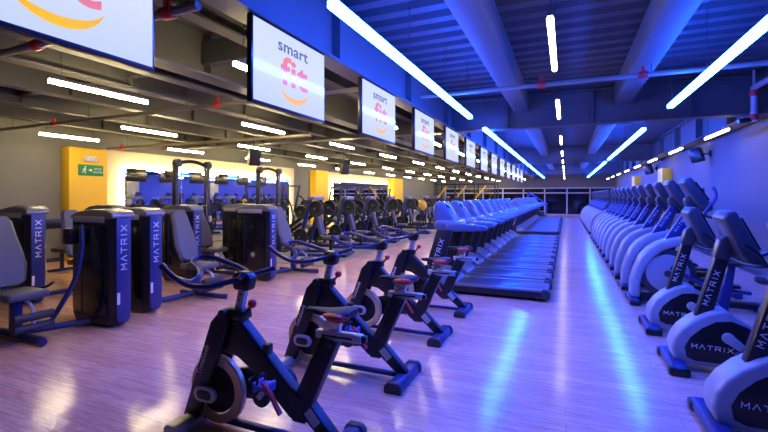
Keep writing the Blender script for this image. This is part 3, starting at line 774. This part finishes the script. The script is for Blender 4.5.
def leg_press():
    t = thing('leg_press', '', 'plate machine', (0, 0, 0), 0, 'leg press sleds on the rubber floor')
    f = MB().box(-1.0, 1.1, -.42, -.34, 0, .08, .01).box(-1.0, 1.1, .34, .42, 0, .08, .01).box(-1.0, -.92, -.42, .42, 0, .08, .01).box(1.02, 1.1, -.42, .42, 0, .08, .01)
    f.build('base_frame', M['frame'], t)
    for s in (-1, 1):
        MB().prism([(-.70, .20), (1.05, 1.42), (1.10, 1.34), (-.62, .12)], s*.34-.035, s*.34+.035, 'y', .01).build('slide_rail', M['frame'], t)
        MB().box(.95, 1.03, s*.34-.035, s*.34+.035, .06, 1.32, .01).build('rear_post', M['frame'], t)
        MB().cyl((.55, s*.30, 1.14), (.55, s*.66, 1.14), .025, 10).build('plate_horn', M['chrome'], t)
    MB().prism([(.40, 1.0), (.34, 1.06), (.68, 1.30), (.72, 1.22)], -.34, .34, 'y', .01).build('sled', M['navy'], t)
    MB().prism([(.08, 1.10), (.14, 1.12), (.48, .80), (.42, .76)], -.28, .28, 'y', .01).build('foot_plate', M['silver'], t)
    MB().prism([(-.95, .62), (-.90, .70), (-.45, .34), (-.50, .26)], -.22, .22, 'y', .02).build('backrest', M['pad'], t)
    MB().box(-.50, -.18, -.2, .2, .22, .30, .02).build('seat', M['pad'], t)
    return t
pp = plate_press(); lp = leg_press()
presses = [(-6.3, 10.3, .2), (-6.3, 12.2, .2), (-6.35, 14.1, .2), (-6.35, 16.0, .2), (-6.3, 17.9, .2), (-6.3, 20.6, .2), (-6.3, 22.5, .2), (-6.2, 24.4, .2), (-6.1, 26.3, .2)]
for j, (x, y, rz) in enumerate(presses):
    lb = '%s plate loaded press from the near end, along the rubber floor edge' % ORD[j]
    o = (x, y, .012)
    if j == 0: pp.location = o; pp.rotation_euler = (0, 0, rz); pp['label'] = lb
    else: dup(pp, o, lb, rz)
    c, s_ = math.cos(rz), math.sin(rz)
    for s in (-1, 1):
        for (lx, ly, lz) in ((-.05, .50, 1.32), (-.05, .57, 1.32), (-.52, .50, .55)):
            plate(x+lx*c-s*ly*s_, y+lx*s_+s*ly*c, lz+.012)
            bpy.data.objects[-1] if False else None
sleds = [(-8.5, 11.9, .15), (-8.5, 14.0, .15), (-8.5, 16.2, .15), (-8.5, 18.4, .15), (-8.4, 20.6, .15), (-8.4, 22.8, .1)]
for j, (x, y, rz) in enumerate(sleds):
    lb = '%s inclined leg press sled from the near end, behind the plate loaded presses' % ORD[j]
    o = (x, y, .012)
    if j == 0: lp.location = o; lp.rotation_euler = (0, 0, rz); lp['label'] = lb
    else: dup(lp, o, lb, rz)
    c, s_ = math.cos(rz), math.sin(rz)
    for s in (-1, 1):
        for ly in (.46, .53, .60):
            plate(x+.55*c-s*ly*s_, y+.55*s_+s*ly*c, 1.14+.012)
# squat racks with a leaning bar each
def rack():
    t = thing('squat_rack', '', 'rack', (0, 0, 0), 0, 'squat racks before the grey wall')
    for s in (-1, 1):
        MB().prism([(-.55, .05), (-.10, 2.15), (-.02, 2.15), (-.45, .05)], s*.55-.035, s*.55+.035, 'y', .01).build('slanted_upright', M['frame'], t)
        MB().tube([(.55, s*.55, .06), (.30, s*.55, 1.2), (.05, s*.55, 1.62), (-.20, s*.55, 1.66)], .035, 8).build('curved_upright', M['frame'], t)
        MB().box(-.60, .65, s*.55-.04, s*.55+.04, 0, .08, .01).build('foot_rail', M['frame'], t)
        MB().box(-.05, .14, s*.55-.05, s*.55+.05, 1.20, 1.26, .01).build('bar_hook', M['silver'], t)
    MB().box(-.50, -.42, -.55, .55, .35, .42, .01).box(-.12, -.04, -.55, .55, 2.06, 2.13, .01).build('cross_bar', M['frame'], t)
    return t
rk = rack()
bbp = None
for j, (x, y) in enumerate([(-10.75, 15.0), (-10.75, 18.9), (-10.75, 22.2), (-10.75, 25.5)]):
    lb = '%s squat rack from the near end, with slanted black uprights' % ORD[j]
    if j == 0: rk.location = (x, y, .012); rk['label'] = lb
    else: dup(rk, (x, y, .012), lb)
    bl_ = 'steel barbell resting on the %s squat rack from the near end' % ORD[j]
    if bbp is None:
        bbp = MB().cyl((0, -1.05, 0), (0, 1.05, 0), .015, 10).cyl((0, .72, 0), (0, 1.08, 0), .026, 10).cyl((0, -.72, 0), (0, -1.08, 0), .026, 10).build('barbell', M['chrome'])
        bb = bbp
    else: bb = bbp.copy(); C.objects.link(bb)
    bb.location = (x+.06, y, 1.289); tag(bb, bl_, 'barbell', 'barbells on the racks')
    for s in (-1, 1):
        for ly in (.78, .84): plate(x+.06, y+s*ly, 1.289, host='racks')
# far training rig with yellow diagonals
t = thing('training_rig', 'tall training rig with yellow braces at the far windows', 'training rig', (-7.6, 35.0, .012))
for ix in range(4):
    for s in (-1, 1): MB().box(ix*1.6-2.4-.05, ix*1.6-2.4+.05, s*.8-.05, s*.8+.05, 0, 2.75, .008).build('post', M['frame'], t)
MB().box(-2.45, 2.45, -.84, -.76, 2.6, 2.68).box(-2.45, 2.45, .76, .84, 2.6, 2.68).build('top_rail', M['frame'], t)
for ix in range(3): MB().tube([(ix*1.6-2.4, -.82, 1.4), (ix*1.6-1.5, -.82, 2.5)], .05, 8).build('brace', M['yellow'], t)

t = thing('bench_press', 'low black bench frame with a short bar below the green exit sign', 'bench', (-9.97, 5.8, 0))
MB().box(-.6, .6, -.16, .16, .42, .52, .03, 3).build('pad', M['dgrey'], t)
for s in (-1, 1):
    MB().box(-.55, -.47, s*.45-.04, s*.45+.04, 0, 1.18, .01).build('upright', M['frame'], t)
    MB().box(s*.45-.04, s*.45+.04, -.28, .28, 0, .06, .01).box(s*.45-.03, s*.45+.03, -.03, .03, .05, .43).build('leg', M['frame'], t)
MB().box(-.54, -.48, -.45, .45, .95, 1.17, .01).build('cross_panel', M['black'], t)

# a yellow exercise ball and pole behind the first treadmill
t = tag(MB().lathe([(0, -.28)]+[(.28*math.cos(a), .28*math.sin(a)) for a in [-PI/2+PI*i/14 for i in range(1, 14)]]+[(0, .28)], 24, axis='z').build('exercise_ball', M['yellow']), 'yellow exercise ball on a stand behind the first treadmill console', 'ball')
t.location = (-6.4, 19.25, 1.224)
t = thing('ball_stand', 'dark pole stand holding the yellow exercise ball', 'stand', (-6.4, 19.25, .012))
MB().cyl((0, 0, 0), (0, 0, .03), .28, 20, .008).build('base', M['frame'], t)
MB().cyl((0, 0, .03), (0, 0, .91), .03, 10).build('pole', M['frame'], t)
MB().lathe([(0, .90), (.12, .92), (.14, .965), (.12, .965), (.02, .93), (0, .928)], 16, axis='z').build('cup', M['frame'], t)

t = thing('stair_climber', 'dark stair climbing machine past the far end of the treadmills', 'stair climber', (-2.1, 34.6, 0))
MB().prism([(-.5, 0), (-.62, .9), (-.40, 1.0), (.75, .12), (.75, 0)], -.36, .36, 'y', .03).build('body', M['frame'], t)
for i in range(4): MB().box(-.30+.27*i, .0+.27*i, -.28, .28, .93-.21*i-.03, .98-.21*i-.03, .01).build('step', M['rail'], t)
for s in (-1, 1): MB().tube([(-.60, s*.40, .85), (-.58, s*.42, 1.75), (-.35, s*.42, 1.80), (.65, s*.42, 1.05), (.70, s*.40, .25)], .04, 8).build('handrail', M['navy'], t)
MB().box(-.66, -.52, -.42, .42, 1.55, 2.0, .04).build('console', M['mono'], t)

# ================================================================== SPEAKERS, SIGN, PIPES
def speaker(label, loc, rz, wall=True):
    t = thing('loudspeaker', label, 'speaker', loc, rz)
    tl = Matrix.Rotation(.25, 4, 'Y')
    MB().box(-.14, .14, -.14, .14, -.20, .20, .02, 3, mtx=tl).build('cabinet', M['black'], t)
    MB().box(.14, .15, -.12, .12, -.18, .18, .003, mtx=tl).build('grille', M['grille'], t)
    if wall: MB().tube([(-.12, 0, 0), (-.22, 0, .03), (-.30, 0, .03)], .02, 8).box(-.31, -.29, -.06, .06, -.05, .11).build('bracket', M['frame'], t)
    else: MB().cyl((-.03, 0, .18), (-.03, 0, 3.26-loc[2]), .016, 8).build('bracket', M['frame'], t)
    return t
speaker('black loudspeaker on the pale wall above the first elliptical machines', (XR-.31, 14.4, 2.83), PI-.5)
speaker('small black loudspeaker on the pale wall near the yellow pillar', (XR-.31, 21.9, 2.85), PI-.5)
speaker('black loudspeaker hung between the two arched cable frames', (-7.38, 8.6, 2.68), -.6, False)
speaker('black loudspeaker hung before the second yellow pillar of the grey wall', (-7.38, 13.4, 2.68), -.6, False)
sg = thing('exit_sign', 'green sign with a white running figure and arrow on the yellow pillar', 'sign', (XL+.35, 7.18, 2.22))
bd = MB().box(0, .02, -.32, .32, -.0, .29, .004).build('board', M['green'], sg); SK = .74

rm = MB(); X = .0208
def st(p, q, w):
    p, q = V(p)*SK, V(q)*SK; d = (q-p).normalized(); n_ = V((-d.y, d.x))*w*SK/2
    rm.prism([tuple(p+n_), tuple(p-n_), tuple(q-n_), tuple(q+n_)], X, X+.003, 'x')
rm.cyl((X, -.20*SK, .31*SK), (X+.003, -.20*SK, .31*SK), .022, 12)
for p, q, w in (((-.21, .27), (-.24, .17), .05), ((-.23, .25), (-.30, .21), .022), ((-.21, .25), (-.16, .19), .022), ((-.24, .18), (-.19, .12), .026), ((-.19, .12), (-.21, .06), .024), ((-.24, .18), (-.31, .10), .026)): st(p, q, w)
rm.build('running_figure', M['white'], bd)
rm = MB(); st((-.10, .2), (-.02, .2), .03); rm.prism([(-.03*SK, .14*SK), (-.03*SK, .26*SK), (.04*SK, .2*SK)], X, X+.003, 'x'); rm.build('arrow', M['white'], bd)
font_text('RUTA DE', (X, .17, .165), (0, 1, 0), (0, 0, 1), .065, 'lettering', bd, M['white'], 0, .002, .18)
font_text('EVACUACION', (X, .17, .075), (0, 1, 0), (0, 0, 1), .065, 'lettering', bd, M['white'], 0, .002, .24)
em = thing('emergency_light', 'white twin emergency lamp above the green exit sign', 'lamp', (XL+.35, 7.15, 2.60))
MB().box(0, .07, -.16, .16, 0, .14, .015, 3).build('case', M['white'], em)
for s in (-1, 1): MB().cyl((.06, s*.1, .05), (.11, s*.1, .03), .05, 14, .008).build('lamp_head', M['white'], em)

def xpipe(label, y, z, x0, x1, couplings=(), drop=None, r=.035):
    t = thing('sprinkler_pipe', label, 'pipe', (0, y, z))
    MB().cyl((x0, 0, 0), (x1, 0, 0), r, 10).build('pipe', M['pipe'], t)
    for cx in couplings:
        MB().cyl((cx-.06, 0, 0), (cx+.06, 0, 0), r*1.5, 12, .008).cyl((cx, 0, 0), (cx, 0, .12), r*.7, 8).build('coupling', M['red'], t)
    x = x0+.8
    while x < x1-.2: MB().cyl((x, 0, r*.8), (x, 0, ZC-z), .006, 5).build('hanger', M['dgrey'], t); x += 2.6
    return t
xpipe('pipe crossing under the ceiling before the first girder, over the aisle', 6.9, 3.39, -2.3, 3.2, (-.35, 1.0))
xpipe('beige pipe with red coupling below the front screen', 2.42, 3.16, -9.0, -2.62, (-4.75, -2.95))
xpipe('beige pipe crossing the strength area ceiling, second from the front', 5.2, 3.16, -11.9, -2.62, (-5.2, -9.6))
xpipe('beige pipe crossing from the yellow pillar toward the screens', 7.6, 2.98, -11.6, -5.0, (-11.0,))
t = thing('fire_valve', 'vertical pipe with red couplings beside the girder by the pale wall', 'pipe', (3.06, 9.45, 3.0))
MB().cyl((0, 0, .0), (0, 0, .60), .05, 12).tube([(0, 0, .60), (0, -.6, .60), (.1, -2.0, .60)], .05, 10, smooth=False).cyl((0, 0, .60), (0, 0, .915), .02, 8).build('pipe', M['silver'], t)
for z in (.03, .45): MB().cyl((0, 0, z), (0, 0, z+.10), .072, 14, .01).build('coupling', M['red'], t)
MB().cyl((0, 0, .05), (-.22, 0, .02), .045, 10).build('branch', M['frame'], t)

# ================================================================== WORLD, CAMERA
w = bpy.data.worlds.new('world'); bpy.context.scene.world = w; w.use_nodes = True
w.node_tree.nodes['Background'].inputs[0].default_value = (.02, .025, .05, 1)
w.node_tree.nodes['Background'].inputs[1].default_value = .3
cam = bpy.data.cameras.new('camera'); co = bpy.data.objects.new('camera', cam); C.objects.link(co)
cam.sensor_width = 36; cam.lens = 420/768*36; cam.shift_y = -20/768
co.location = (0, 0, 1.68); co.rotation_euler = (PI/2, 0, math.atan(182/420))
bpy.context.scene.camera = co
sc = bpy.context.scene
sc.view_settings.view_transform = 'Standard'; sc.view_settings.look = 'None'; sc.view_settings.gamma = 1
sc.view_settings.use_curve_mapping = False; sc.view_settings.exposure = 0.55
sc.cycles.max_bounces = 7; sc.cycles.diffuse_bounces = 4; sc.cycles.glossy_bounces = 4
sc.cycles.sample_clamp_indirect = 6
sc.cycles.use_denoising = True
